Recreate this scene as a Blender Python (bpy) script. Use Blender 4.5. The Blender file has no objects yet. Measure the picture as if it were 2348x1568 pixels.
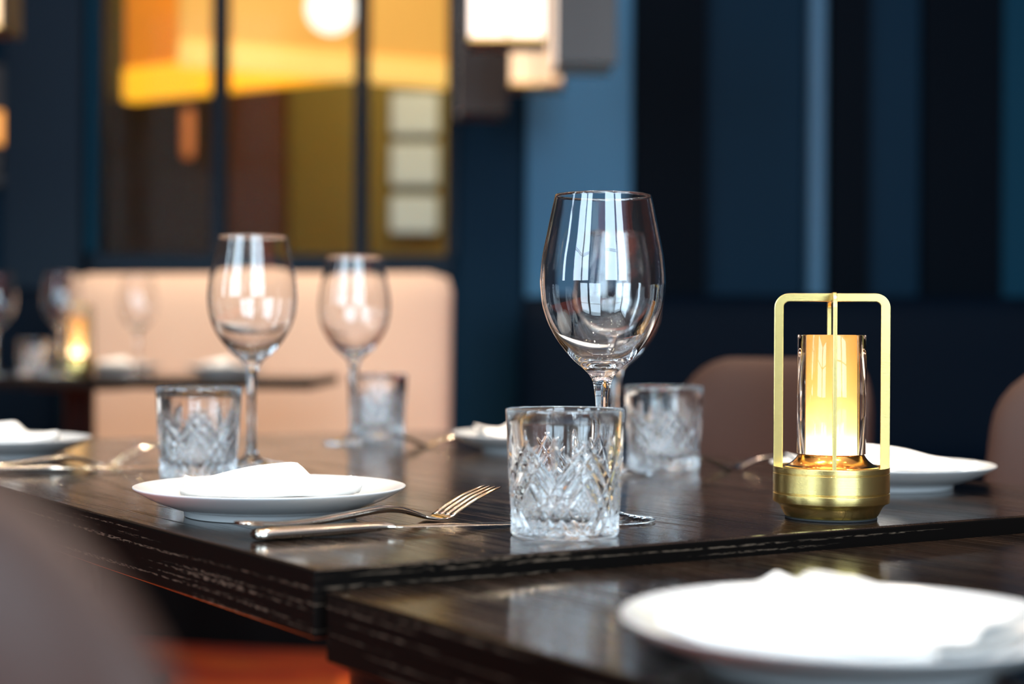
import bpy, bmesh, math, random
from math import sin, cos, pi, sqrt, atan2, radians
from mathutils import Vector, Matrix

random.seed(7)
scene = bpy.context.scene
col = scene.collection

# ------------------------------------------------------------------ camera, sky, exposure
EYE = 0.886                       # camera height; the near table top is at 0.75
cam_d = bpy.data.cameras.new('camera')
cam = bpy.data.objects.new('camera', cam_d)
col.objects.link(cam)
cam.location = (0, 0, EYE)
cam.rotation_euler = (radians(90), radians(-0.35), 0)
cam_d.sensor_width = 36.0
cam_d.lens = 3700 / 2348 * 36
cam_d.clip_start = 0.02
cam_d.dof.use_dof = True
cam_d.dof.focus_distance = 1.235
cam_d.dof.aperture_fstop = 3.2
scene.camera = cam

vs = scene.view_settings
vs.view_transform = 'Standard'
vs.look = 'None'
vs.gamma = 1.0
vs.use_curve_mapping = False
vs.exposure = 0.0

cy = scene.cycles
cy.max_bounces = 56
cy.diffuse_bounces = 3
cy.glossy_bounces = 20
cy.transmission_bounces = 56
cy.transparent_max_bounces = 8
cy.sample_clamp_indirect = 60.0
cy.blur_glossy = 0.6
cy.use_denoising = True

world = bpy.data.worlds.new('daylight')
scene.world = world
world.use_nodes = True
wb = world.node_tree.nodes['Background']
wb.inputs['Color'].default_value = (0.66, 0.85, 1.0, 1)
wb.inputs['Strength'].default_value = 11.0


def spot(name, loc, target, power, size, blend, color, radius=0.05):
    d = bpy.data.lights.new(name, 'SPOT')
    d.energy = power
    d.spot_size = radians(size)
    d.spot_blend = blend
    d.color = color
    d.shadow_soft_size = radius
    o = bpy.data.objects.new(name, d)
    col.objects.link(o)
    o.location = loc
    o.rotation_euler = (Vector(target) - Vector(loc)).to_track_quat('-Z', 'Y').to_euler()
    return o


WARM = (1.0, 0.80, 0.58)
NEUTRAL = (1.0, 0.90, 0.78)
# the room's ceiling spotlights and one added chair spot: (x, y), aim, power, cone, colour
CEIL = 3.35
SPOTS = [
    ((-0.55, 1.55), (-0.30, 1.45, 0.75), 100, 60, NEUTRAL),
    ((0.35, 1.05), (0.20, 1.05, 0.75), 100, 60, NEUTRAL),
    ((0.15, 2.35), (0.25, 2.1, 0.75), 140, 60, WARM),
    ((0.75, 0.25), (0.40, 0.75, 0.75), 60, 60, NEUTRAL),
    ((-0.45, 1.15), (0.50, 2.15, 0.72), 190, 42, WARM),  # added to brighten the fronts of the right-hand chairs
    ((1.15, 2.3), (0.75, 2.1, 0.75), 90, 60, WARM),
    ((-0.55, 3.35), (-0.60, 4.75, 0.85), 215, 50, WARM),
    ((-1.35, 3.25), (-1.30, 4.8, 0.85), 185, 50, WARM),
    ((-0.95, 4.0), (-0.95, 4.0, 0.8), 50, 60, WARM),
]
for i, (xy, tgt, pw, sz, c) in enumerate(SPOTS):
    spot('downlight_lamp', (xy[0], xy[1], CEIL - 0.03), tgt, pw, sz, 0.6, c, 0.04)
# warm lamps in the room behind the internal window
for x, y, pw in ((-1.3, 7.6, 40), (-0.3, 8.5, 60)):
    d = bpy.data.lights.new('inner_room_lamp', 'POINT')
    d.energy = pw
    d.color = (1.0, 0.72, 0.36)
    d.shadow_soft_size = 0.12
    o = bpy.data.objects.new('inner_room_lamp', d)
    col.objects.link(o)
    o.location = (x, y, 2.95)


# ------------------------------------------------------------------ mesh helpers
def obj(name, verts, faces, mat, parent=None, smooth=True, loc=(0, 0, 0), rotz=0.0):
    me = bpy.data.meshes.new(name)
    me.from_pydata([tuple(v) for v in verts], [], faces)
    me.update()
    if smooth:
        me.polygons.foreach_set('use_smooth', [True] * len(me.polygons))
    if mat:
        me.materials.append(mat)
    o = bpy.data.objects.new(name, me)
    col.objects.link(o)
    o.location = loc
    o.rotation_euler = (0, 0, rotz)
    if parent:
        o.parent = parent
    return o


def bobj(name, bm, mat, parent=None, smooth=False, loc=(0, 0, 0), rotz=0.0):
    bmesh.ops.recalc_face_normals(bm, faces=bm.faces)
    me = bpy.data.meshes.new(name)
    bm.to_mesh(me)
    bm.free()
    if smooth:
        me.polygons.foreach_set('use_smooth', [True] * len(me.polygons))
    if mat:
        me.materials.append(mat)
    o = bpy.data.objects.new(name, me)
    col.objects.link(o)
    o.location = loc
    o.rotation_euler = (0, 0, rotz)
    if parent:
        o.parent = parent
    return o


def add_box(bm, x0, x1, y0, y1, z0, z1, bevel=0.0, seg=2):
    b = bmesh.new()
    vs_ = [b.verts.new(p) for p in ((x0, y0, z0), (x1, y0, z0), (x1, y1, z0), (x0, y1, z0),
                                    (x0, y0, z1), (x1, y0, z1), (x1, y1, z1), (x0, y1, z1))]
    for f in ((0, 3, 2, 1), (4, 5, 6, 7), (0, 1, 5, 4), (1, 2, 6, 5), (2, 3, 7, 6), (3, 0, 4, 7)):
        b.faces.new([vs_[i] for i in f])
    if bevel > 0:
        bmesh.ops.bevel(b, geom=b.edges[:], offset=bevel, segments=seg, affect='EDGES', profile=0.5)
    merge(bm, b)


def merge(bm, b, mat=None):
    m = {}
    for v in b.verts:
        m[v] = bm.verts.new(mat @ v.co if mat else v.co)
    for f in b.faces:
        try:
            bm.faces.new([m[v] for v in f.verts])
        except ValueError:
            pass
    b.free()


def box(name, x0, x1, y0, y1, z0, z1, mat, parent=None, bevel=0.0, seg=2, loc=(0, 0, 0), rotz=0.0):
    bm = bmesh.new()
    add_box(bm, x0, x1, y0, y1, z0, z1, bevel, seg)
    return bobj(name, bm, mat, parent, False, loc, rotz)


def prism(name, poly, z0, z1, mat, parent=None, bevel=0.0, seg=2):
    bm = bmesh.new()
    lo = [bm.verts.new((x, y, z0)) for x, y in poly]
    hi = [bm.verts.new((x, y, z1)) for x, y in poly]
    n = len(poly)
    bm.faces.new(lo[::-1])
    bm.faces.new(hi)
    for i in range(n):
        bm.faces.new((lo[i], lo[(i + 1) % n], hi[(i + 1) % n], hi[i]))
    bmesh.ops.recalc_face_normals(bm, faces=bm.faces)
    if bevel:
        bmesh.ops.bevel(bm, geom=bm.edges[:], offset=bevel, segments=seg, affect='EDGES', profile=0.5)
    return bobj(name, bm, mat, parent)


def revolve(profile, n=96, closed=False):
    """profile: (r, z) from bottom axis outward; r == 0 makes a pole. closed joins the last ring to the first."""
    verts, rings = [], []
    for r, z in profile:
        if r < 1e-7:
            rings.append([len(verts)])
            verts.append((0, 0, z))
        else:
            s = len(verts)
            for k in range(n):
                a = 2 * pi * k / n
                verts.append((r * cos(a), r * sin(a), z))
            rings.append(list(range(s, s + n)))
    faces = []
    pairs = list(zip(rings[:-1], rings[1:]))
    if closed:
        pairs.append((rings[-1], rings[0]))
    for a, b in pairs:
        for k in range(n):
            k2 = (k + 1) % n
            if len(a) == 1 and len(b) == 1:
                continue
            if len(a) == 1:
                faces.append((a[0], b[k2], b[k]))
            elif len(b) == 1:
                faces.append((a[k], a[k2], b[0]))
            else:
                faces.append((a[k], a[k2], b[k2], b[k]))
    return verts, faces


def catmull(pts, sub):
    out = []
    n = len(pts)
    for i in range(n - 1):
        p0 = pts[max(i - 1, 0)]
        p1, p2 = pts[i], pts[i + 1]
        p3 = pts[min(i + 2, n - 1)]
        for k in range(sub):
            t = k / sub
            out.append(tuple(0.5 * ((2 * b) + (-a + c) * t + (2 * a - 5 * b + 4 * c - d) * t * t + (-a + 3 * b - 3 * c + d) * t ** 3)
                             for a, b, c, d in zip(p0, p1, p2, p3)))
    out.append(tuple(pts[-1]))
    return out


def strip(stations, n=14, power=2.6):
    """stations: (s, lateral, z, half width, half thickness): a flattened bar along +x with superellipse sections and closed ends."""
    verts, faces = [], []
    m = len(stations)
    for i, (s, l, z, hw, ht) in enumerate(stations):
        a = stations[max(i - 1, 0)]
        b = stations[min(i + 1, m - 1)]
        t = Vector((b[0] - a[0], b[1] - a[1], b[2] - a[2])).normalized()
        side = Vector((-t.y, t.x, 0)).normalized()
        up = t.cross(side)
        if up.z < 0:
            up = -up
        for k in range(n):
            ang = 2 * pi * k / n
            c, d = cos(ang), sin(ang)
            x = math.copysign(abs(c) ** (2 / power), c) * hw
            y = math.copysign(abs(d) ** (2 / power), d) * ht
            verts.append(Vector((s, l, z)) + side * x + up * y)
    for i in range(m - 1):
        for k in range(n):
            k2 = (k + 1) % n
            faces.append((i * n + k, i * n + k2, (i + 1) * n + k2, (i + 1) * n + k))
    faces.append(tuple(range(n))[::-1])
    faces.append(tuple(range((m - 1) * n, m * n)))
    return verts, faces


def join(parts):
    V, F = [], []
    for v, f in parts:
        o = len(V)
        V += list(v)
        F += [tuple(i + o for i in x) for x in f]
    return V, F


def empty(name, loc, rotz=0.0):
    o = bpy.data.objects.new(name, None)
    o.empty_display_size = 0.05
    col.objects.link(o)
    o.location = loc
    o.rotation_euler = (0, 0, rotz)
    return o


def tag(o, label=None, cat=None, group=None, kind=None):
    if label:
        o['label'] = label
    if cat:
        o['category'] = cat
    if group:
        o['group'] = group
    if kind:
        o['kind'] = kind
    return o


def struct(o):
    o['kind'] = 'structure'
    return o


def dup(root, loc, rotz, label, group=None):
    r = root.copy()
    col.objects.link(r)
    r.location = loc
    r.rotation_euler = (0, 0, rotz)
    r['label'] = label
    if group:
        r['group'] = group
    for ch in list(root.children):
        c = ch.copy()
        col.objects.link(c)
        c.parent = r
        for g in list(ch.children):
            d = g.copy()
            col.objects.link(d)
            d.parent = c
    return r


# ------------------------------------------------------------------ materials
def mat(name, color, rough=0.5, metal=0.0, spec=0.5, coat=0.0, emit=None, estr=0.0, sheen=0.0):
    m = bpy.data.materials.new(name)
    m.use_nodes = True
    b = m.node_tree.nodes['Principled BSDF']
    b.inputs['Base Color'].default_value = (*color, 1)
    b.inputs['Roughness'].default_value = rough
    b.inputs['Metallic'].default_value = metal
    b.inputs['Specular IOR Level'].default_value = spec
    b.inputs['Coat Weight'].default_value = coat
    b.inputs['Sheen Weight'].default_value = sheen
    if emit:
        b.inputs['Emission Color'].default_value = (*emit, 1)
        b.inputs['Emission Strength'].default_value = estr
    return m


def nodes(m):
    nt = m.node_tree
    return nt.nodes, nt.links, nt.nodes['Principled BSDF']


def noise(m, scale, detail=3.0, vec_scale=None, rough=0.5):
    N, L, b = nodes(m)
    tc = N.new('ShaderNodeTexCoord')
    mp = N.new('ShaderNodeMapping')
    if vec_scale:
        mp.inputs['Scale'].default_value = vec_scale
    L.new(tc.outputs['Object'], mp.inputs['Vector'])
    nz = N.new('ShaderNodeTexNoise')
    nz.inputs['Scale'].default_value = scale
    nz.inputs['Detail'].default_value = detail
    nz.inputs['Roughness'].default_value = rough
    L.new(mp.outputs['Vector'], nz.inputs['Vector'])
    return nz


def ramp(m, src, stops):
    N, L, b = nodes(m)
    r = N.new('ShaderNodeValToRGB')
    els = r.color_ramp.elements
    while len(els) < len(stops):
        els.new(0.5)
    for e, (p, c) in zip(els, stops):
        e.position = p
        e.color = (*c, 1)
    L.new(src, r.inputs['Fac'])
    return r


def bump(m, src, strength, dist):
    N, L, b = nodes(m)
    bp = N.new('ShaderNodeBump')
    bp.inputs['Strength'].default_value = strength
    bp.inputs['Distance'].default_value = dist
    L.new(src, bp.inputs['Height'])
    L.new(bp.outputs['Normal'], b.inputs['Normal'])
    return bp


# dark-stained open-grain ash: fine long pores, duller than the lacquer between them
M_WOOD = mat('dark_stained_ash', (0.012, 0.008, 0.006), 0.13)
N_, L_, B_ = nodes(M_WOOD)
nz = noise(M_WOOD, 1.0, 3.0, (5.0, 400.0, 400.0), 0.55)
big = noise(M_WOOD, 1.0, 2.0, (0.8, 22.0, 22.0), 0.5)
r = ramp(M_WOOD, big.outputs['Fac'], [(0.35, (0.007, 0.0045, 0.0035)), (0.65, (0.020, 0.012, 0.008))])
L_.new(r.outputs['Color'], B_.inputs['Base Color'])
pore = ramp(M_WOOD, nz.outputs['Fac'], [(0.36, (1, 1, 1)), (0.46, (0, 0, 0))])
rr = ramp(M_WOOD, pore.outputs['Color'], [(0.0, (0.12, 0.12, 0.12)), (1.0, (0.38, 0.38, 0.38))])
L_.new(rr.outputs['Color'], B_.inputs['Roughness'])
sl = ramp(M_WOOD, pore.outputs['Color'], [(0.0, (0.5, 0.5, 0.5)), (1.0, (0.12, 0.12, 0.12))])
L_.new(sl.outputs['Color'], B_.inputs['Specular IOR Level'])
bump(M_WOOD, nz.outputs['Fac'], 0.10, 0.0008)

# the same wood on the slab's sides, with pale open pores in long dashes
M_EDGE = mat('dark_ash_edge', (0.005, 0.004, 0.0035), 0.5, spec=0.04)
n1 = noise(M_EDGE, 1.0, 1.0, (4.0, 4.0, 330.0), 0.4)
n2 = noise(M_EDGE, 1.0, 2.0, (110.0, 110.0, 900.0), 0.6)
N_, L_, B_ = nodes(M_EDGE)
mul = N_.new('ShaderNodeMath')
mul.operation = 'MULTIPLY'
r1 = ramp(M_EDGE, n1.outputs['Fac'], [(0.55, (0, 0, 0)), (0.66, (1, 1, 1))])
r2 = ramp(M_EDGE, n2.outputs['Fac'], [(0.42, (0, 0, 0)), (0.60, (1, 1, 1))])
L_.new(r1.outputs['Color'], mul.inputs[0])
L_.new(r2.outputs['Color'], mul.inputs[1])
r = ramp(M_EDGE, mul.outputs[0], [(0.15, (0.0032, 0.0025, 0.0022)), (0.9, (0.085, 0.062, 0.045))])
L_.new(r.outputs['Color'], B_.inputs['Base Color'])
bump(M_EDGE, n1.outputs['Fac'], 0.12, 0.0006)

M_BLACKMETAL = mat('black_metal', (0.008, 0.008, 0.009), 0.45)
M_PORC = mat('white_porcelain', (0.60, 0.61, 0.62), 0.16, spec=0.5)
M_NAPKIN = mat('white_cotton', (0.88, 0.87, 0.85), 0.9, sheen=0.2)
nz = noise(M_NAPKIN, 900.0, 2.0)
bump(M_NAPKIN, nz.outputs['Fac'], 0.15, 0.0005)
M_STEEL = mat('polished_steel', (0.78, 0.71, 0.62), 0.11, 1.0)
M_BRASS = mat('brushed_brass', (0.90, 0.69, 0.26), 0.27, 1.0)
nz = noise(M_BRASS, 1.0, 2.0, (20.0, 20.0, 2600.0))
bump(M_BRASS, nz.outputs['Fac'], 0.08, 0.0004)
M_COPPER = mat('amber_polished_brass', (0.85, 0.42, 0.10), 0.16, 1.0)
M_RUBBER = mat('black_rubber', (0.01, 0.012, 0.015), 0.7)


def glass(name, ior=1.5, color=(1, 1, 1), rough=0.0):
    m = bpy.data.materials.new(name)
    m.use_nodes = True
    N, L = m.node_tree.nodes, m.node_tree.links
    N.remove(N['Principled BSDF'])
    g = N.new('ShaderNodeBsdfGlass')
    g.inputs['IOR'].default_value = ior
    g.inputs['Roughness'].default_value = rough
    g.inputs['Color'].default_value = (*color, 1)
    L.new(g.outputs[0], N['Material Output'].inputs['Surface'])
    return m


M_GLASS = glass('clear_glass', 1.53, (0.995, 0.998, 1.0))
M_CRYSTAL = glass('cut_crystal', 1.6, (0.995, 0.998, 1.0))
M_ACRYL = glass('clear_acrylic', 1.47, (1.0, 0.965, 0.94))
M_PANE = glass('window_glass', 1.05, (0.98, 0.98, 0.97))

M_TAUPE = mat('taupe_leather', (0.050, 0.027, 0.021), 0.5, spec=0.25)
nz = noise(M_TAUPE, 340.0, 3.0)
bump(M_TAUPE, nz.outputs['Fac'], 0.12, 0.001)
M_LEG = mat('dark_wood_leg', (0.02, 0.013, 0.01), 0.4)
M_PEACH = mat('peach_fabric', (0.56, 0.39, 0.29), 0.85, sheen=0.1)
nz = noise(M_PEACH, 1.0, 2.0, (160.0, 160.0, 30.0))
bump(M_PEACH, nz.outputs['Fac'], 0.15, 0.002)
M_PIPING = mat('peach_piping', (0.62, 0.42, 0.32), 0.8)
M_PLINTH = mat('dark_plinth', (0.004, 0.003, 0.003), 0.6, spec=0.08)
M_NAVYLEATHER = mat('navy_leather', (0.0004, 0.0042, 0.011), 0.6, spec=0.06)
M_NAVY = mat('navy_lacquer', (0.0006, 0.017, 0.038), 0.55, spec=0.08)
M_INK = mat('ink_blue_lacquer', (0.0003, 0.0024, 0.006), 0.6, spec=0.05)
M_TEAL = mat('deep_teal_lacquer', (0.0012, 0.036, 0.068), 0.55, spec=0.08)
M_SLATE = mat('slate_window_sheen', (0.068, 0.19, 0.31), 0.6, spec=0.1)  # window sheen on the navy wall, painted in as a lighter blue
M_PALEBLUE = mat('pale_window_sheen', (0.08, 0.18, 0.28), 0.5, spec=0.1)  # narrow window reflection on the wall, painted as a pale strip
M_FRAME = mat('charcoal_blue_frame', (0.008, 0.018, 0.032), 0.5, spec=0.1)
M_CEIL = mat('ceiling_paint', (0.86, 0.82, 0.77), 0.8)
M_REAR = mat('warm_grey_wall', (0.05, 0.042, 0.04), 0.8)
M_OLIVE = mat('olive_plaster', (0.20, 0.19, 0.06), 0.8)
M_BROWN = mat('chocolate_panel', (0.075, 0.030, 0.010), 0.6)
M_CHAR = mat('charcoal_panel', (0.028, 0.024, 0.021), 0.6)
M_INNERFLOOR = mat('inner_floor', (0.05, 0.025, 0.012), 0.6)
M_BRONZE = mat('dark_bronze', (0.030, 0.021, 0.018), 0.4, 0.3)
M_GOLDTRIM = mat('gold_trim', (0.75, 0.42, 0.14), 0.35, 1.0)

M_CARPET = mat('orange_carpet', (0.35, 0.05, 0.008), 0.95)
nz = noise(M_CARPET, 3.2, 3.0, (0.55, 1.7, 1.0))
r = ramp(M_CARPET, nz.outputs['Fac'], [(0.38, (0.48, 0.04, 0.004)), (0.5, (0.72, 0.075, 0.005)), (0.64, (0.74, 0.15, 0.010))])
N_, L_, B_ = nodes(M_CARPET)
L_.new(r.outputs['Color'], B_.inputs['Base Color'])


def emitter(name, color, strength):
    return mat(name, color, 0.5, emit=color, estr=strength)


M_PANEL_W = emitter('lit_white_panel', (1.0, 0.86, 0.76), 1.05)
M_PANEL_B = emitter('lit_cream_panel', (1.0, 0.72, 0.44), 0.62)
M_AMBERGLOW = emitter('amber_lit_glass', (1.0, 0.40, 0.09), 0.9)
M_ORANGEPANEL = emitter('orange_soffit_glow', (0.70, 0.25, 0.028), 0.62)  # lamplight on the orange soffit, put in as emission
M_GOLDPANEL = emitter('gold_soffit_glow', (0.88, 0.44, 0.09), 0.85)  # likewise: the soffit's lit gold tone given as its own glow
M_LEDSTRIP = emitter('amber_led_strip', (1.0, 0.50, 0.03), 1.05)
M_LEDPALE = emitter('pale_led_strip', (1.0, 0.60, 0.15), 1.05)
M_GLOBE = emitter('lit_opal_globe', (1.0, 0.90, 0.76), 1.6)
M_PANEREFLECT = emitter('pane_reflection_glow', (0.28, 0.33, 0.30), 0.9)  # glow imitating window reflections on the internal panes
M_DOWN = emitter('downlight_lens', (1.0, 0.78, 0.50), 160.0)

# glowing column of the table lamps: brightest over its LED at the foot
M_COLUMN = mat('frosted_light_column', (0.5, 0.3, 0.1), 0.5)
N_, L_, B_ = nodes(M_COLUMN)
tc = N_.new('ShaderNodeTexCoord')
sp = N_.new('ShaderNodeSeparateXYZ')
L_.new(tc.outputs['Object'], sp.inputs[0])
mr = N_.new('ShaderNodeMapRange')
mr.inputs['From Min'].default_value = 0.050
mr.inputs['From Max'].default_value = 0.142
L_.new(sp.outputs['Z'], mr.inputs['Value'])
r = ramp(M_COLUMN, mr.outputs['Result'], [(0.0, (1.0, 0.80, 0.50)), (0.25, (1.0, 0.62, 0.20)), (0.65, (1.0, 0.48, 0.08)), (1.0, (1.0, 0.36, 0.03))])
L_.new(r.outputs['Color'], B_.inputs['Emission Color'])
r2 = ramp(M_COLUMN, mr.outputs['Result'], [(0.0, (1, 1, 1)), (0.2, (0.36, 0.36, 0.36)), (0.5, (0.17, 0.17, 0.17)), (1.0, (0.10, 0.10, 0.10))])
ms = N_.new('ShaderNodeMath')
ms.operation = 'MULTIPLY'
ms.inputs[1].default_value = 7.5
L_.new(r2.outputs['Color'], ms.inputs[0])
L_.new(ms.outputs[0], B_.inputs['Emission Strength'])

# ------------------------------------------------------------------ the room
XL, XR, YB, YF, H = -3.4, 3.6, -2.6, 6.0, 4.4
YE = 10.2


def opening_wall(name, axis, at, lo, hi, wins, z0, z1, material):
    """a wall along one axis with tall window openings cut through it"""
    bm = bmesh.new()
    t = 0.12 if at > 0 else -0.12

    def piece(a, b, za, zb):
        p, q = min(at, at + t), max(at, at + t)
        if axis == 'x':
            add_box(bm, a, b, p, q, za, zb)
        else:
            add_box(bm, p, q, a, b, za, zb)
    xs = [lo] + [v for w in wins for v in w] + [hi]
    for i in range(0, len(xs), 2):
        piece(xs[i], xs[i + 1], 0, H)
    for a, b in wins:
        piece(a, b, 0, z0)
        piece(a, b, z1, H)
    struct(bobj(name, bm, material))


NWIN = 0


def window(axis, at, a, b, z0, z1, cols):
    global NWIN
    NWIN += 1
    bm = bmesh.new()
    p, q = (at - 0.09, at - 0.03)
    bars = [(a, a + 0.04, z0, z1), (b - 0.04, b, z0, z1), (a, b, z0, z0 + 0.05), (a, b, z1 - 0.05, z1), (a, b, z0 + 1.55, z0 + 1.60)]
    for k in range(1, cols):
        x = a + (b - a) * k / cols
        bars.append((x - 0.02, x + 0.02, z0, z1))
    for x0, x1, za, zb in bars:
        if axis == 'x':
            add_box(bm, x0, x1, p, q, za, zb)
        else:
            add_box(bm, p, q, x0, x1, za, zb)
    struct(bobj('window_%d' % NWIN, bm, M_FRAME))
    pd = bpy.data.lights.new('window_portal', 'AREA')
    pd.shape = 'RECTANGLE'
    pd.size, pd.size_y = b - a, z1 - z0
    pd.cycles.is_portal = True
    po = bpy.data.objects.new('window_portal', pd)
    col.objects.link(po)
    if axis == 'x':
        po.location = ((a + b) / 2, at - 0.13, (z0 + z1) / 2)
        po.rotation_euler = (radians(90), 0, 0)
    else:
        po.location = (at - 0.13, (a + b) / 2, (z0 + z1) / 2)
        po.rotation_euler = (radians(90), 0, radians(-90))


struct(box('floor', XL, XR, YB, YE, -0.05, 0.0, M_CARPET))
struct(box('ceiling', XL, XR, YB, YE, H, H + 0.08, M_CEIL))
struct(box('wall_right', XR, XR + 0.1, YB, YE, 0, H, M_REAR))
# daylight comes through tall windows behind the camera and on the left
REAR_W = [(-3.37, -2.1), (0.12, 1.75), (1.95, 3.5)]
LEFT_W = [(-2.56, -0.9), (0.35, 0.75)]
WZ0, WZ1 = 0.95, 3.9
opening_wall('wall_rear', 'x', YB, XL, XR, REAR_W, WZ0, WZ1, M_REAR)
opening_wall('wall_left', 'y', XL, YB, YE, LEFT_W, WZ0, WZ1, M_REAR)
for a, b in REAR_W:
    window('x', YB, a, b, WZ0, WZ1, 1)
window('y', XL, *LEFT_W[0], WZ0, WZ1, 1)
window('y', XL, *LEFT_W[1], WZ0, WZ1, 1)

# far wall: dark blue panelling, with an internal window on the left
WX0, WX1, SILL = -1.53, -0.235, 1.205
struct(box('wall_far', WX1, XR, YF, YF + 0.12, 0, H, M_NAVY))
bm = bmesh.new()
add_box(bm, WX0, WX1, YF, YF + 0.12, 0, SILL - 0.075)
add_box(bm, XL, WX0, YF + 0.02, YF + 0.12, 0, H)
struct(bobj('wall_far_lower', bm, M_NAVY))
n = NWIN + 1
bm = bmesh.new()
add_box(bm, WX0 - 0.03, WX1 + 0.01, YF - 0.05, YF + 0.12, SILL - 0.075, SILL, 0.004)
for x in (-1.095, -0.566):
    add_box(bm, x - 0.025, x + 0.025, YF - 0.02, YF + 0.1, SILL, H, 0.003)
add_box(bm, WX0 - 0.035, WX0 + 0.01, YF - 0.02, YF + 0.1, SILL, H, 0.003)
add_box(bm, WX1 - 0.012, WX1 + 0.028, YF - 0.02, YF + 0.1, SILL, H, 0.003)
w5 = struct(bobj('window_%d' % n, bm, M_FRAME))
for k, (a, b) in enumerate(((WX0 + 0.01, -1.12), (-1.07, -0.591), (-0.541, WX1 - 0.012))):
    struct(box('glass_pane', a, b, YF + 0.04, YF + 0.048, SILL, H, M_PANE, w5))

# panels of the far wall, each a face of its own depth; two carry painted window sheen
struct(box('trim_1', -1.86, -1.575, YF - 0.12, YF + 0.019, 0, H, M_FRAME, bevel=0.006))
struct(box('trim_2', -1.574, -1.535, YF - 0.06, YF + 0.019, SILL, H, M_TEAL, bevel=0.004))
struct(box('trim_3', -0.20, 0.04, YF - 0.03, YF - 0.001, 0, H, M_NAVY, bevel=0.004))
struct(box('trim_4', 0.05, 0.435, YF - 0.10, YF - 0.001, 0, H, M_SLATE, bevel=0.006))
struct(box('trim_5', 0.437, 0.705, YF - 0.14, YF - 0.001, 0, H, M_INK, bevel=0.006))
struct(box('trim_6', 0.71, 1.075, YF - 0.05, YF - 0.001, 0, H, M_NAVY, bevel=0.006))
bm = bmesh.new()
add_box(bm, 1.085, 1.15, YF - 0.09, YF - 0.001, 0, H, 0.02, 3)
struct(bobj('pale_sheen_strip', bm, M_PALEBLUE))
struct(box('trim_8', 1.155, 1.30, YF - 0.12, YF - 0.001, 0, H, M_INK, bevel=0.006))
struct(box('trim_9', 1.305, 1.50, YF - 0.05, YF - 0.001, 0, H, M_NAVY, bevel=0.006))
struct(box('trim_10', 1.505, 1.80, YF - 0.07, YF - 0.001, 0, H, M_INK, bevel=0.006))
struct(box('trim_11', 1.805, 2.20, YF - 0.05, YF - 0.001, 0, H, M_TEAL, bevel=0.006))

# the lit room behind the internal window
struct(box('wall_inner_back', -3.3, 3.5, 9.6, 9.7, 0, H, M_OLIVE))
struct(box('trim_12', -2.40, -1.74, 9.45, 9.6, 0, 2.3, M_CHAR))
struct(box('trim_13', -1.70, -1.33, 9.42, 9.6, 0, 2.5, M_BROWN))


def fascia(name, p0, p1, z0, z1, thick, m, strip_m, strip_h, label):
    d = Vector((p1[0] - p0[0], p1[1] - p0[1], 0))
    L = d.length
    a = atan2(d.y, d.x)
    root = empty(name, (p0[0], p0[1], z0), a)
    box('fascia_panel', 0, L, 0, thick, strip_h, z1 - z0, m, root, 0.01)
    box('light_strip', 0, L, -0.015, thick, 0, strip_h, strip_m, root, 0.01)
    tag(root, label, 'ceiling coffer')
    return root


fascia('lamplit_coffer', (-2.05, 8.5), (-0.70, 7.62), 2.14, 2.95, 0.08, M_ORANGEPANEL, M_LEDSTRIP, 0.17,
       'orange lamplit ceiling coffer reaching lower, behind the left and middle window panes')
fascia('lamplit_coffer', (-1.44, 7.0), (-0.20, 7.60), 2.08, 2.95, 0.08, M_GOLDPANEL, M_LEDPALE, 0.11,
       'golden ceiling coffer with pale light strip behind the white globe pendant')
g = empty('globe_pendant', (-0.765, 6.75, 2.275))
v, f = revolve([(0.105 * sin(pi * k / 24), -0.105 * cos(pi * k / 24)) for k in range(25)], 48)
obj('globe', v, f, M_GLOBE, g)
v, f = revolve([(0, 0.10), (0.02, 0.10), (0.02, 0.14), (0.004, 0.145), (0.004, H - 2.28), (0, H - 2.28)], 16)
obj('cord', v, f, M_BRONZE, g)
tag(g, 'round white glowing globe pendant seen through the middle window pane', 'pendant lamp')
for k, (z0, z1) in enumerate(((2.10, 2.37), (1.80, 2.07), (1.52, 1.76))):  # window reflections on the panes, rebuilt as added glowing panels
    p = empty('pane_reflection_panel', (-0.585, 9.58, z0))
    box('reflection_glow', -0.14, 0.14, -0.05, 0, 0.01, z1 - z0 - 0.01, M_PANEREFLECT, p, 0.02, 3)
    box('reflection_frame', -0.15, 0.15, -0.02, 0.01, 0, z1 - z0, M_OLIVE, p, 0.005)
    tag(p, ('topmost', 'middle', 'lowest')[k] + ' of three stacked glowing panels standing in for window reflections on the glass',
        'wall light', 'window reflections set behind the glass')  # added stand-ins for window reflections, not wall lights
p = empty('amber_wall_lamp', (-1.90, 9.42, 1.95))
v, f = revolve([(0, 0), (0.03, 0), (0.035, 0.05), (0.035, 0.25), (0.03, 0.28), (0, 0.28)], 24)
obj('lamp_shade', v, f, emitter('dim_amber_shade', (0.55, 0.20, 0.05), 0.5), p)
box('bracket', -0.03, 0.03, 0.0, 0.04, 0.1, 0.3, M_BRONZE, p)
tag(p, 'slim amber wall lamp behind the left window pane', 'wall lamp')


# ------------------------------------------------------------------ ceiling spotlights and the added chair spot (out of frame, mirrored in the glass)
def downlight(x, y, k):
    root = empty('ceiling_light', (x, y, CEIL))
    v, f = revolve([(0.035, 0.05), (0.055, 0.05), (0.06, -0.01), (0.05, -0.014), (0.036, 0.0)], 32, closed=True)
    obj('rim', v, f, M_BRONZE, root)
    v, f = revolve([(0, 0.004), (0.036, 0.004), (0.036, 0.014), (0, 0.014)], 24)
    obj('lens', v, f, M_DOWN, root)
    tag(root, 'small round recessed ceiling spotlight above the dining tables', 'ceiling light', 'recessed ceiling spotlights')


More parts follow.
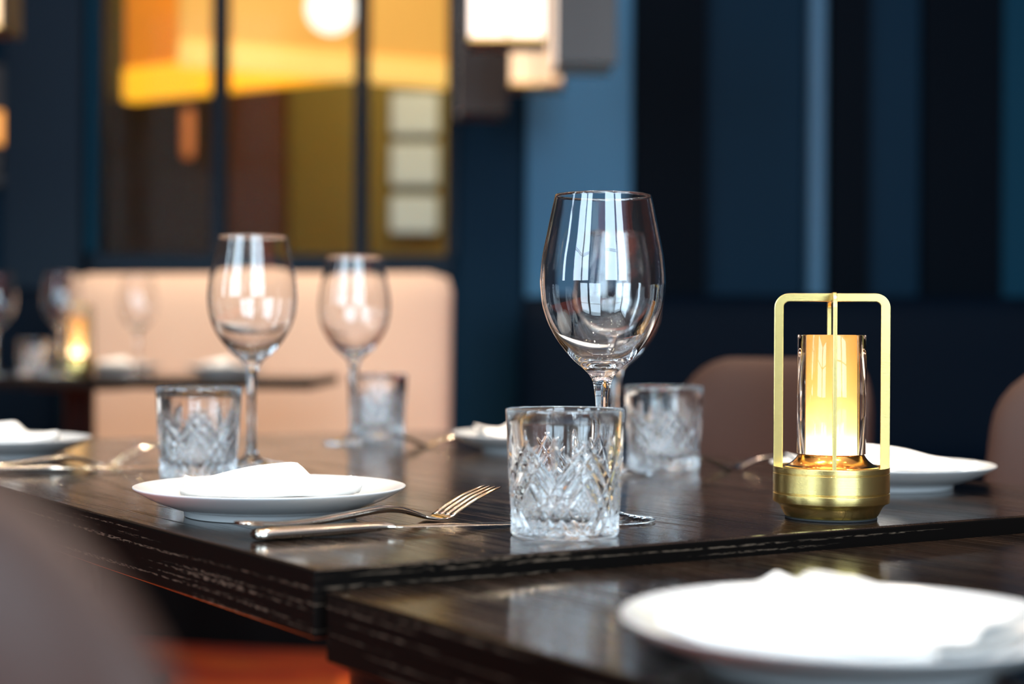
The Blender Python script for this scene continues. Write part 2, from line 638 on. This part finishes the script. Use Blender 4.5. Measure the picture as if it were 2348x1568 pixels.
for k, (xy, tgt, pw, sz, c) in enumerate(SPOTS):
    downlight(xy[0], xy[1] + 0.0, k)  # the added chair spot gets a fixture too
EXTRA = [(-1.2, 0.8), (1.3, 1.2), (0.0, -0.6), (-1.0, -0.8), (1.1, -0.7), (-0.2, 3.1)]
for k, (x, y) in enumerate(EXTRA):
    downlight(x, y, k)

# ------------------------------------------------------------------ tables
LA = radians(124.2)                  # the tables' long direction
LD = Vector((cos(LA), sin(LA)))
FD = Vector((cos(radians(31.9)), sin(radians(31.9))))
skew = -0.034


def table(name, corner, ztop, poly, label, thick=0.042, rot=LA, ped=(0.65, -0.42), plate=0.26):
    root = empty(name, (corner[0], corner[1], 0), rot)
    top = prism('tabletop', poly, ztop - thick, ztop, M_WOOD, root, 0.0022, 3)
    me = top.data
    me.materials.append(M_EDGE)
    for pl in me.polygons:
        if abs(pl.normal.z) < 0.5:
            pl.material_index = 1
    v, f = revolve([(0, 0.012), (0.038, 0.012), (0.038, ztop - thick - 0.01), (0.12, ztop - thick - 0.008), (0.12, ztop - thick), (0, ztop - thick)], 32)
    c = obj('pedestal', v, f, M_BLACKMETAL, root, loc=(ped[0], ped[1], 0))
    box('foot_plate', -plate, plate, -plate, plate, 0, 0.012, M_BLACKMETAL, root, 0.003, loc=(ped[0], ped[1], 0))
    tag(root, label, 'table')
    return root


ZT = 0.75
C1 = (-0.1165, 0.960)
table('dining_table', C1, ZT, [(0, 0), (1.3, 0), (1.3 + skew, -0.849), (skew, -0.849)],
      'dark-stained wooden dining table carrying the lit brass lamp and the large wine glasses')
ZT2 = ZT - 0.0125
C2 = (C1[0] + 0.007 * 0.528 + 0.004 * FD.x, C1[1] - 0.007 * 0.849 + 0.004 * FD.y)
table('dining_table', C2, ZT2, [(0, 0), (skew, -0.849), (-1.2 + skew, -0.849), (-1.2, 0)],
      'slightly lower dark wooden table in front, carrying one blurred white plate', ped=(-0.62, -0.42))
ZT3 = 0.797
table('dining_table', (-0.471, 3.80), ZT3, [(0, 0), (0.0, 0.60), (-1.75, 0.60), (-1.75, 0)],
      'dark table far behind, in front of the peach banquette', thick=0.027, rot=0.0, ped=(-0.60, 0.2), plate=0.18)


# ------------------------------------------------------------------ chairs
def pad(hw, hh, rad, T, curve, lean, n=96, rings=14, flare=0.0, belly=0.0):
    """an upholstered panel in the xz plane facing +y: rounded rectangle outline, soft edges, hollowed across by `curve`"""
    def edge(t):
        c, s = cos(t), sin(t)
        lo, hi = 0.0, 2.0
        for _ in range(30):
            m = (lo + hi) / 2
            x, z = abs(c) * m, abs(s) * m
            qx, qz = max(x - (hw - rad), 0), max(z - (hh - rad), 0)
            inside = x <= hw and z <= hh and (qx * qx + qz * qz <= rad * rad)
            lo, hi = (m, hi) if inside else (lo, m)
        return c * lo, s * lo
    ed = [edge(2 * pi * k / n) for k in range(n)]
    verts, faces = [], []
    sides = []
    for side in (1, -1):
        ids = []
        verts.append((0, 0, 0, side * T, 0))
        ids.append([len(verts) - 1])
        for i in range(1, rings + 1):
            q = i / rings
            q = 1 - (1 - q) ** 2.0
            t = side * T * max(0.0, 1 - q ** 7) ** 0.5
            if i == rings and side == -1:
                ids.append(sides[0][-1])
                continue
            row = []
            for x, z in ed:
                verts.append((x * q, 0, z * q, t, 0))
                row.append(len(verts) - 1)
            ids.append(row)
        sides.append(ids)
        for i in range(rings):
            a, b = ids[i], ids[i + 1]
            for k in range(n):
                k2 = (k + 1) % n
                fc = (a[0], b[k], b[k2]) if len(a) == 1 else (a[k], b[k], b[k2], a[k2])
                faces.append(fc if side == 1 else fc[::-1])
    out = []
    for x, _, z, t, _ in verts:
        w = x * (1 + flare * z / hh)
        y = t + curve * (x / hw) ** 2 - lean * (z + hh)
        out.append((w, y, z + hh))
    return out, faces


def make_chair(label):
    root = empty('dining_chair', (0, 0, 0))
    v, f = pad(0.205, 0.215, 0.075, 0.026, 0.055, 0.10, flare=-0.06)
    b = obj('backrest', v, f, M_TAUPE, root, loc=(0, 0.02, 0.435))
    # seat: the same kind of soft panel laid flat
    v, f = pad(0.235, 0.225, 0.08, 0.045, 0.0, 0.0)
    v = [(x, z, y) for x, y, z in v]
    f = [tuple(reversed(q)) for q in f]
    obj('seat', v, f, M_TAUPE, root, loc=(0, 0.03, 0.435))
    for sx in (-1, 1):
        for y in (0.07, 0.43):
            st = [(0.0, 0, 0.0, 0.011, 0.011), (0.41, 0, 0.0, 0.018, 0.018)]
            v, f = strip([(s, l, z, hw, ht) for s, l, z, hw, ht in st], 12)
            v = [(c[1] + sx * (0.205 - 0.035 * c[0] / 0.41), y + c[2], c[0]) for c in v]
            obj('leg', v, f, M_LEG, root)
    tag(root, label, 'chair', 'taupe upholstered dining chairs')
    return root


def face(fx, fy):
    return atan2(fy, fx) - pi / 2


INTO = (-0.849, -0.528)
chair = make_chair('taupe upholstered chair with rounded back behind the lit brass lamp')
chair.location = (0.392, 2.285, 0)
chair.rotation_euler = (0, 0, face(*INTO))
dup(chair, (0.715, 1.79, 0), face(*INTO), 'taupe chair cut by the right border, beyond the white plate beside the lamp')
dup(chair, (-0.204, 0.487, -0.006), face(0.849, 0.528), 'very blurred dark chair back in the bottom left corner of the photo')


# ------------------------------------------------------------------ banquettes
def banquette(name, x0, x1, y, rot, top, m, mp, label, origin):
    root = empty(name, (origin[0], origin[1], 0), rot)
    w = x1 - x0
    v, f = pad(w / 2, (top - 0.46) / 2, 0.05, 0.06, 0.0, 0.03)
    obj('backrest', v, f, m, root, loc=((x0 + x1) / 2, 0.0, 0.46))
    bpy.context.view_layer.update()
    # panel faces +y by default; turned to face the camera
    ob = root.children[0]
    ob.data.transform(Matrix.Rotation(pi, 4, 'Z'))
    box('seat_cushion', x0 + 0.01, x1 - 0.01, -0.56, -0.05, 0.36, 0.47, m, root, 0.03, 4)
    box('plinth', x0 + 0.03, x1 - 0.03, -0.14, 0.0, 0, 0.36, mp, root)
    tag(root, label, 'banquette')
    return root


banquette('banquette', -1.23, 0.0, 0, radians(-14), 1.087, M_PEACH, M_PLINTH,
          'pale peach upholstered banquette with straight high back behind the far table', (-0.178, 4.66))
banquette('banquette', 0.0, 2.9, 0, 0.0, 1.05, M_NAVYLEATHER, M_PLINTH,
          'dark navy banquette along the blue panelled wall behind the taupe chairs', (0.02, 5.45))

banquette('banquette', -1.75, 0.0, 0, 0.0, 1.06, M_NAVYLEATHER, M_PLINTH,
          'near black banquette at the left border behind the far table glasses', (-1.50, 5.35))

# ------------------------------------------------------------------ plates and napkins
PLATE_R, RIM = 0.1055, 0.0228
prof = [(0, 0.0045), (0.060, 0.0045), (0.0625, 0.0006), (0.0645, 0.0), (0.0662, 0.0008), (0.0668, 0.0050)]
prof += catmull([(0.0668, 0.0050), (0.078, 0.0082), (0.090, 0.0130), (0.0995, 0.0180), (0.1045, 0.0212), (0.1055, 0.0224)], 5)[1:]
prof += [(0.1054, 0.0230), (0.1046, 0.0232), (0.1030, 0.0226)]
prof += catmull([(0.1030, 0.0226), (0.094, 0.0182), (0.082, 0.0128), (0.070, 0.0094), (0.045, 0.0082), (0, 0.0080)], 5)[1:]


def make_plate(loc, label):
    v, f = revolve(prof, 128)
    o = obj('dinner_plate', v, f, M_PORC, loc=loc)
    tag(o, label, 'plate', 'white dinner plates')
    return o


def plate_floor(r):
    pts = [(0.0, 0.0080), (0.045, 0.0082), (0.070, 0.0096), (0.082, 0.0132), (0.094, 0.0187), (0.103, 0.0232), (0.12, 0.0240)]
    for (a, za), (b, zb) in zip(pts[:-1], pts[1:]):
        if r <= b:
            return za + (zb - za) * (r - a) / (b - a)
    return pts[-1][1]


def napkin_mesh():
    """a folded cloth: the section is a flattened spiral of three layers, drawn along its length and gently rumpled"""
    sec = [(-0.066, 0.0012), (-0.03, 0.0010), (0.02, 0.0012), (0.058, 0.0018), (0.0645, 0.0048), (0.058, 0.0080), (0.02, 0.0085),
           (-0.03, 0.0090), (-0.058, 0.0098), (-0.0655, 0.0130), (-0.058, 0.0165), (-0.036, 0.0195), (-0.012, 0.0235), (0.006, 0.0245), (0.018, 0.0200),
           (0.024, 0.0152), (0.040, 0.0140), (0.056, 0.0125), (0.0635, 0.0105)]
    sec = catmull(sec, 4)
    th = 0.0016
    n, m = len(sec), 30
    nor = []
    for i in range(n):
        a, b = sec[max(i - 1, 0)], sec[min(i + 1, n - 1)]
        t = Vector((b[0] - a[0], b[1] - a[1])).normalized()
        nor.append(Vector((-t.y, t.x)))
    outline = [(sec[i][0] + nor[i].x * th / 2, sec[i][1] + nor[i].y * th / 2) for i in range(n)]
    outline += [(sec[i][0] - nor[i].x * th / 2, sec[i][1] - nor[i].y * th / 2) for i in reversed(range(n))]
    q = len(outline)
    verts, faces = [], []
    for j in range(m):
        t = j / (m - 1) * 2 - 1
        y = t * 0.067
        # the top fold stands highest a little left of the middle and sinks towards both ends
        lift = 1.30 - 0.52 * (sqrt((t + 0.28) ** 2 + 0.01) - 0.1) if t > -0.28 else 0.72 + 0.58 * math.exp(-((t + 0.28) / 0.17) ** 2)
        for x, z in outline:
            x *= 0.88
            k = min(max((z - 0.006) / 0.012, 0), 1)
            zz = z * (1 + k * (lift - 1)) + 0.0010 * k * sin(5 * t + 40 * x)
            xx = x * (1 - 0.06 * t * k) + 0.003 * k * sin(2.6 * t)
            yy = y + 0.004 * k * x / 0.06
            rr = sqrt(xx * xx + yy * yy)
            verts.append((xx, yy, zz + plate_floor(rr) - 0.0078))
    for j in range(m - 1):
        for i in range(q):
            i2 = (i + 1) % q
            faces.append((j * q + i, j * q + i2, (j + 1) * q + i2, (j + 1) * q + i))
    for j in (0, m - 1):
        for i in range(n - 1):
            fc = (j * q + i, j * q + i + 1, j * q + q - 2 - i, j * q + q - 1 - i)
            faces.append(fc if j == 0 else fc[::-1])
    return verts, faces


P1 = (-0.188, 1.261)
P2 = (-0.592, 1.858)
P3 = (0.030, 2.02)
P4 = (0.353, 1.538)
P5 = (0.1564, 0.7475)
plate = make_plate((*P1, ZT), 'white plate with folded napkin behind the crossed fork and knife, in focus')
PL = [(P2, ZT, 'white plate cut by the left border on the near table'),
      (P3, ZT, 'white plate mostly hidden behind the sharp tumbler'),
      (P4, ZT, 'white plate directly behind the lit brass lamp'),
      (P5, ZT2, 'large blurred white plate on the lower table in front'),
      ((-0.755, 4.24), ZT3, 'white plate near the end of the far dark table'),
      ((-1.045, 4.33), ZT3, 'white plate on the far table right of the small glowing lamp')]
for xy, z, lab in PL:
    dup(plate, (*xy, z), 0, lab, 'white dinner plates')
nv, nf = napkin_mesh()
nap = obj('folded_napkin', nv, nf, M_NAPKIN, loc=(P1[0], P1[1], ZT + 0.0086), rotz=radians(98))
tag(nap, 'white folded napkin on the sharp plate behind the fork', 'napkin', 'folded white napkins')
for xy, z, rz, lab in [(P2, ZT, 102, 'white folded napkin on the plate cut by the left border'),
                       (P3, ZT, 278, 'white folded napkin on the plate hidden behind the sharp tumbler'),
                       (P4, ZT, 290, 'white folded napkin on the plate behind the brass lamp'),
                       (P5, ZT2, 232, 'blurred white folded napkin on the front plate of the lower table'),
                       ((-0.755, 4.24), ZT3, 20, 'white napkin on the plate near the end of the far table'),
                       ((-1.045, 4.33), ZT3, 10, 'white napkin on the far plate right of the small glowing lamp')]:
    dup(nap, (*xy, z + 0.0086), radians(rz), lab, 'folded white napkins')


# ------------------------------------------------------------------ cutlery (built along +x, table at z = 0)
def make_fork(label):
    root = empty('dinner_fork', (0, 0, 0))
    st = [(-0.034, 0, 0.0120, 0.0030, 0.0007), (-0.0325, 0, 0.0118, 0.0068, 0.0012), (-0.028, 0, 0.0114, 0.0092, 0.0016), (-0.015, 0, 0.0101, 0.0090, 0.0018), (0.0, 0, 0.0086, 0.0080, 0.0019),
          (0.03, 0, 0.0080, 0.0066, 0.0026), (0.06, 0, 0.0098, 0.0054, 0.0028), (0.085, 0, 0.0116, 0.0047, 0.0028), (0.100, 0, 0.0120, 0.0043, 0.0027),
          (0.115, 0, 0.0102, 0.0043, 0.0024), (0.128, 0, 0.0066, 0.0052, 0.0019), (0.136, 0, 0.0040, 0.0066, 0.0013)]
    v, f = strip(catmull(st, 4))
    obj('handle', v, f, M_STEEL, root)
    parts = []
    hd = [(0.135, 0, 0.0043, 0.0064, 0.0013), (0.141, 0, 0.0026, 0.0092, 0.0011), (0.148, 0, 0.0014, 0.0112, 0.0010), (0.155, 0, 0.0020, 0.0118, 0.0010), (0.160, 0, 0.0036, 0.0119, 0.0010)]
    parts.append(strip(catmull(hd, 3)))
    for k in range(4):
        l = (k - 1.5) * 0.0064
        tn = [(0.158, l, 0.0031, 0.0023, 0.0009), (0.170, l, 0.0085, 0.0021, 0.0010), (0.184, l * 0.98, 0.0142, 0.0018, 0.0010),
              (0.198, l * 0.95, 0.0185, 0.0014, 0.0009), (0.209, l * 0.92, 0.0212, 0.0009, 0.0007), (0.213, l * 0.92, 0.0220, 0.0004, 0.0004)]
        parts.append(strip(catmull(tn, 3), 10))
    v, f = join(parts)
    obj('tines', v, f, M_STEEL, root)
    tag(root, label, 'fork', 'polished forks')
    return root


def make_knife(label):
    root = empty('table_knife', (0, 0, 0))
    st = [(0.0, 0, 0.0040, 0.0040, 0.0018), (0.002, 0, 0.0042, 0.0085, 0.0034), (0.008, 0, 0.0044, 0.0098, 0.0042), (0.03, 0, 0.0044, 0.0086, 0.0043),
          (0.06, 0, 0.0046, 0.0070, 0.0040), (0.085, 0, 0.0050, 0.0056, 0.0034), (0.098, 0, 0.0052, 0.0058, 0.0026), (0.104, 0, 0.0050, 0.0070, 0.0016)]
    v, f = strip(catmull(st, 4))
    obj('handle', v, f, M_STEEL, root)
    bl = [(0.102, 0.0, 0.0050, 0.0066, 0.0013), (0.11, 0.0, 0.0048, 0.0086, 0.0008), (0.13, 0.0006, 0.0042, 0.0094, 0.0006), (0.18, 0.0010, 0.0028, 0.0096, 0.0005),
          (0.205, 0.0014, 0.0020, 0.0086, 0.0005), (0.220, 0.0034, 0.0014, 0.0060, 0.0004), (0.228, 0.0064, 0.0010, 0.0022, 0.0003)]
    v, f = strip(catmull(bl, 4), 12, 2.0)
    obj('blade', v, f, M_STEEL, root)
    tag(root, label, 'knife', 'polished table knives')
    return root


FA = atan2(0.153, 0.147)
KA = atan2(0.110, 0.202)
F1 = (-0.162, 1.121)
K1 = (-0.1755, 1.0940)
fork = make_fork('sharp polished fork lying over the knife in front of the plate')
fork.location = (*F1, ZT)
fork.rotation_euler = (0, 0, FA)
knife = make_knife('sharp polished knife under the fork, its tip behind the tumbler')
knife.location = (*K1, ZT)
knife.rotation_euler = (0, 0, KA)
S2 = (-0.375, 0.50)
dup(fork, (F1[0] + S2[0], F1[1] + S2[1], ZT), FA, 'blurred fork at the left border, in front of the cut off plate')
dup(knife, (K1[0] + S2[0], K1[1] + S2[1], ZT), KA + 0.03, 'blurred knife at the left border beside the tumbler')
# across the table the settings are turned round
dup(fork, (0.010, 2.172, ZT), atan2(-0.105, -0.14), 'dark blurred fork left of the plate behind the sharp tumbler')
dup(fork, (0.370, 1.800, ZT), FA + pi - 0.35, 'dim blurred fork between the rear tumbler and the brass lamp')


# ------------------------------------------------------------------ glasses
def wine_profile():
    outer = [(0.0, 0.0), (0.038, 0.0), (0.0408, 0.0006), (0.0412, 0.0014), (0.0400, 0.0022), (0.030, 0.0034), (0.018, 0.0058), (0.0095, 0.0098), (0.0062, 0.0160), (0.0051, 0.026),
             (0.0046, 0.045), (0.0045, 0.070), (0.0049, 0.0885), (0.0064, 0.1025), (0.0089, 0.1095), (0.0140, 0.1153), (0.0229, 0.1230),
             (0.0336, 0.1360), (0.0412, 0.1493), (0.0459, 0.1633), (0.0474, 0.1746), (0.0479, 0.1842), (0.0463, 0.2015), (0.0426, 0.2201), (0.0393, 0.2364), (0.0368, 0.2478)]
    inner = [(0.0361, 0.2478), (0.0385, 0.2364), (0.0418, 0.2201), (0.0454, 0.2015), (0.0469, 0.1842), (0.0464, 0.1746), (0.0449, 0.1635),
             (0.0401, 0.1500), (0.0322, 0.1372), (0.0205, 0.1252), (0.0105, 0.1198), (0.0, 0.1182)]
    a = [outer[0]] + catmull(outer[1:], 4)
    top = [(0.0366, 0.24835), (0.03635, 0.24835)]
    b = catmull(inner, 4)
    return [(max(r, 0), z) for r, z in a + top + b]


def make_wine(label):
    v, f = revolve(wine_profile(), 96)
    o = obj('wine_glass', v, f, M_GLASS)
    tag(o, label, 'wine glass', 'large clear wine glasses')
    return o


def make_tumbler(label):
    H, NS, NV = 0.0892, 384, 112
    Wd = 2 * pi * 0.040 / 6
    ca, sa = cos(radians(55)), sin(radians(55))

    def cut(th, v):
        best = 0.0
        u = th * 0.040
        for sg in (1, -1):
            for m in range(-2, 9):
                for k in range(3):
                    x = sg * (u - (m * Wd)) - k * 0.0094
                    y = v - 0.036
                    d = abs(x * sa - y * ca)
                    if d > 0.0036:
                        continue
                    ytop = (0.0685, 0.0655, 0.0585)[k]
                    t = (ytop - v) / 0.030
                    if t <= 0:
                        continue
                    w = 0.0034 * min(1.0, t) ** 0.7
                    dep = 0.0024 * min(1.0, t) ** 0.5 * max(0.0, 1 - (d / w) ** 1.3) if w > 1e-5 and d < w else 0.0
                    best = max(best, dep)
        # upright leaf cuts at the middle of each motif
        x = (u + Wd / 2) % Wd - Wd / 2
        if 0.046 < v < 0.070:
            w = 0.0024 * sin(pi * (v - 0.046) / 0.024) ** 0.7
            if abs(x) < w:
                best = max(best, 0.0018 * (1 - abs(x) / w))
        # fine crossed cuts in the lower field
        if v < 0.040 - 0.012 * cos(2 * pi * u / Wd):
            for sg in (1, -1):
                d = (sg * u * sa - v * ca) / 0.0031
                d = abs(d - round(d)) * 2
                best = max(best, 0.0009 * d)
        lo = min(max((v - 0.004) / 0.003, 0.0), 1.0)
        return best * lo

    verts, faces = [], []
    rows = []

    def R(v):
        return 0.0381 + (0.0423 - 0.0381) * (v / H)

    def ring(r, z):
        s = len(verts)
        for k in range(NS):
            a = 2 * pi * k / NS
            verts.append((r * cos(a), r * sin(a), z))
        rows.append(list(range(s, s + NS)))

    verts.append((0, 0, 0.0012))
    rows.append([0])
    ring(0.026, 0.0012)
    ring(0.033, 0.0)
    ring(0.0362, 0.0)
    ring(0.0374, 0.0007)
    for j in range(NV + 1):
        v = 0.0018 + (0.074 - 0.0018) * j / NV
        s = len(verts)
        period = NS // 6
        cuts = [cut(2 * pi * k / NS, v) for k in range(period)]
        for k in range(NS):
            a = 2 * pi * k / NS
            r_ = R(v) - cuts[k % period]
            verts.append((r_ * cos(a), r_ * sin(a), v))
        rows.append(list(range(s, s + NS)))
    for v in (0.078, 0.083, 0.0872):
        ring(R(v), v)
    ring(0.0420, 0.0887)
    ring(0.0412, 0.0892)
    ring(0.0403, 0.0889)
    ring(0.0397, 0.0880)
    for r_, z in ((0.0388, 0.078), (0.0374, 0.060), (0.0362, 0.040), (0.0352, 0.022), (0.0346, 0.0165), (0.0328, 0.0135), (0.027, 0.0122), (0.012, 0.0118)):
        ring(r_, z)
    verts.append((0, 0, 0.0117))
    rows.append([len(verts) - 1])
    for a, b in zip(rows[:-1], rows[1:]):
        for k in range(NS):
            k2 = (k + 1) % NS
            if len(a) == 1:
                faces.append((a[0], b[k2], b[k]))
            elif len(b) == 1:
                faces.append((a[k], a[k2], b[0]))
            else:
                faces.append((a[k], a[k2], b[k2], b[k]))
    o = obj('crystal_tumbler', verts, faces, M_CRYSTAL)
    tag(o, label, 'tumbler', 'cut crystal tumblers')
    return o


wine = make_wine('large sharp wine glass behind the front tumbler')
wine.location = (0.069, 1.232, ZT + 0.0003)
for x, y, z, lab in [(-0.280, 1.738, ZT, 'wine glass beside the left tumbler, behind the white plate'),
                     (-0.2105, 2.151, ZT, 'wine glass farthest back on the near table, beside the faint tumbler'),
                     (0.108, 1.672, ZT, 'wine glass hidden directly behind the large sharp wine glass'),
                     (-1.255, 3.92, ZT3, 'blurred wine glass at the far table cut by the left border'),
                     (-1.085, 3.89, ZT3, 'blurred wine glass standing over the small glowing lamp on the far table'),
                     (-0.955, 4.12, ZT3, 'faint wine glass in front of the peach banquette on the far table')]:
    dup(wine, (x, y, z + 0.0003), random.uniform(0, 3), lab)
tum = make_tumbler('sharp cut crystal tumbler at the front edge of the near table')
tum.location = (0.038, 1.138, ZT + 0.0003)
tum.rotation_euler = (0, 0, radians(-90 - 12))
for x, y, z, lab in [(-0.311, 1.605, ZT, 'cut crystal tumbler behind the white plate, left of a wine glass'),
                     (-0.190, 2.284, ZT, 'faint cut crystal tumbler farthest back beside the rear wine glass'),
                     (0.164, 1.739, ZT, 'cut crystal tumbler in front of the taupe chair, behind the sharp tumbler'),
                     (-1.20, 4.05, ZT3, 'blurred tumbler at the left border on the far table')]:
    dup(tum, (x, y, z + 0.0003), random.uniform(0, 3), lab)


# ------------------------------------------------------------------ brass lamps
def hoop(root, ang):
    HW, ZB, ZTOP = 0.0446, 0.0375, 0.1755
    wr, wt, R = 0.0072, 0.0031, 0.0115

    def path(off):
        pts = []
        w, zt, rr = HW - off, ZTOP - off * 0.9, R - off
        rr = max(rr, 0.004)
        pts.append((w, ZB))
        for k in range(9):
            a = pi / 2 * k / 8
            pts.append((w - rr + rr * cos(a), zt - rr + rr * sin(a)))
        left = [(-x, z) for x, z in reversed(pts)]
        return pts + left
    po, pi_ = path(0), path(wr)
    bm = bmesh.new()
    n = len(po)
    rows = []
    for (xo, zo), (xi, zi) in zip(po, pi_):
        rows.append([bm.verts.new((xo, -wt / 2, zo)), bm.verts.new((xi, -wt / 2, zi)), bm.verts.new((xi, wt / 2, zi)), bm.verts.new((xo, wt / 2, zo))])
    for a, b in zip(rows[:-1], rows[1:]):
        for k in range(4):
            k2 = (k + 1) % 4
            bm.faces.new((a[k], a[k2], b[k2], b[k]))
    bm.faces.new(rows[0])
    bm.faces.new(rows[-1][::-1])
    bmesh.ops.recalc_face_normals(bm, faces=bm.faces)
    ed = [e for e in bm.edges if len(e.link_faces) == 2 and e.calc_face_angle(0) > 1.0]
    bmesh.ops.bevel(bm, geom=ed, offset=0.00045, segments=2, affect='EDGES', profile=0.5)
    return bobj('hoop', bm, M_BRASS, root, False, rotz=ang)


def make_lamp(label):
    root = empty('brass_table_lamp', (0, 0, 0))
    v, f = revolve([(0, 0), (0.0352, 0), (0.0356, 0.0008), (0.0352, 0.0016), (0, 0.0016)], 64)
    obj('base_pad', v, f, M_RUBBER, root)
    pr = [(0, 0.0016), (0.0345, 0.0016), (0.0352, 0.0020)]
    pr += catmull([(0.0352, 0.0020), (0.0364, 0.0036), (0.0380, 0.0066), (0.0398, 0.0098), (0.0424, 0.0122), (0.0440, 0.0128)], 3)[1:]
    pr += [(0.0446, 0.0131), (0.0449, 0.0136), (0.0449, 0.0196), (0.0446, 0.0200), (0.0440, 0.0202), (0.0440, 0.0208), (0.0446, 0.0210), (0.0449, 0.0214),
           (0.0449, 0.0352), (0.0446, 0.0355), (0.0441, 0.0356), (0.0441, 0.0362), (0.0446, 0.0363), (0.0449, 0.0366), (0.0449, 0.0400), (0.0445, 0.0405), (0.0374, 0.0405),
           (0.0374, 0.0385), (0, 0.0385)]
    v, f = revolve(pr, 128)
    b = obj('base', v, f, M_BRASS, root, smooth=False)
    b.data.polygons.foreach_set('use_smooth', [True] * len(b.data.polygons))
    b.data.set_sharp_from_angle(angle=radians(35))
    pr = [(0, 0.0386), (0.0368, 0.0386), (0.0370, 0.0400), (0.0362, 0.0408)]
    pr += catmull([(0.0362, 0.0408), (0.0325, 0.0424), (0.0290, 0.0450), (0.0266, 0.0478), (0.0254, 0.0500)], 4)[1:]
    pr += [(0.0250, 0.0503), (0, 0.0503)]
    v, f = revolve(pr, 96)
    c = obj('flared_collar', v, f, M_COPPER, root)
    c['label'] = 'amber polished collar'
    c.data.set_sharp_from_angle(angle=radians(40))
    v, f = revolve([(0.0205, 0.0506), (0.0264, 0.0506), (0.0266, 0.0510), (0.0266, 0.1426), (0.0263, 0.1430), (0.0205, 0.1430)], 96, closed=True)
    t = obj('clear_tube', v, f, M_ACRYL, root)
    t.data.set_sharp_from_angle(angle=radians(40))
    v, f = revolve([(0, 0.0507), (0.0198, 0.0507), (0.0198, 0.1415), (0.0194, 0.142), (0, 0.142)], 64)
    t = obj('light_column', v, f, M_COLUMN, root)
    t.data.set_sharp_from_angle(angle=radians(40))
    hoop(root, 0.0)
    hoop(root, pi / 2)
    tag(root, label, 'table lamp', 'brass table lamps')
    return root


lamp = make_lamp('lit brass table lamp with crossed hoops, sharp, on the near table')
lamp.location = (0.250, 1.261, ZT)
lamp.rotation_euler = (0, 0, radians(-8.1))
dup(lamp, (-1.085, 4.03, ZT3), 0.8, 'small blurred glowing brass lamp on the far table')


# ------------------------------------------------------------------ hanging lanterns and sconce
def make_lantern(w, d, h, panel, label):
    root = empty('hanging_lantern', (0, 0, 0))
    g = 0.004
    for x0, x1 in ((-w / 2 + g, -g), (g, w / 2 - g)):
        box('lit_panel', x0, x1, -d / 2, -d / 2 + 0.006, 0.012, h, panel, root, 0.002)
        box('lit_panel', x0, x1, d / 2 - 0.006, d / 2, 0.012, h, panel, root, 0.002)
    for s in (-1, 1):
        box('side_panel', s * w / 2 - 0.003, s * w / 2 + 0.003, -d / 2 - 0.004, d / 2 + 0.004, 0, h, M_BRONZE, root, 0.001)
    box('bottom_frame', -w / 2, w / 2, -d / 2, d / 2, 0, 0.012, M_GOLDTRIM, root, 0.001)
    box('cap', -w / 2 - 0.005, w / 2 + 0.005, -d / 2 - 0.005, d / 2 + 0.005, h, h + 0.015, M_BRONZE, root, 0.002)
    v, f = revolve([(0, h + 0.015), (0.006, h + 0.015), (0.006, H - 1.66), (0, H - 1.66)], 12)
    obj('rod', v, f, M_BRONZE, root)
    tag(root, label, 'hanging lantern', 'hanging lanterns')
    return root


lan = make_lantern(0.20, 0.16, 0.42, M_PANEL_W, 'hanging lantern with two bright white panels at the top of the photo')
lan.location = (-0.018, 4.2, 1.655)
lan2 = make_lantern(0.165, 0.16, 0.42, M_PANEL_B, 'dimmer cream lit hanging lantern behind the bright white one')
lan2.location = (0.068, 5.0, 1.668)
dup(lan, (0.195, 4.55, 1.655), pi / 2 + 0.05, 'dark bronze side of the hanging lantern right of the lit ones')
dup(lan, (-0.11, 5.55, 1.66), pi / 2 + 0.06, 'dark lantern side farthest back, left below the bright white lantern')
lan3 = make_lantern(0.16, 0.16, 0.42, M_PANEL_B, 'warm hanging lantern in the top left corner')
lan3.location = (-1.42, 4.3, 1.70)
s = empty('wall_sconce', (-1.90, 5.93, 1.45))
box('backplate', -0.05, 0.05, 0.03, 0.085, 0.0, 0.45, M_BRONZE, s, 0.005)
v, f = revolve([(0, 0.15), (0.04, 0.15), (0.05, 0.18), (0.05, 0.24), (0.04, 0.27), (0, 0.27)], 24)
obj('lamp_shade', v, f, M_AMBERGLOW, s)
box('arm', -0.012, 0.012, 0.0, 0.05, 0.05, 0.15, M_BRONZE, s, 0.003)
tag(s, 'amber glowing wall sconce at the left border', 'wall lamp')
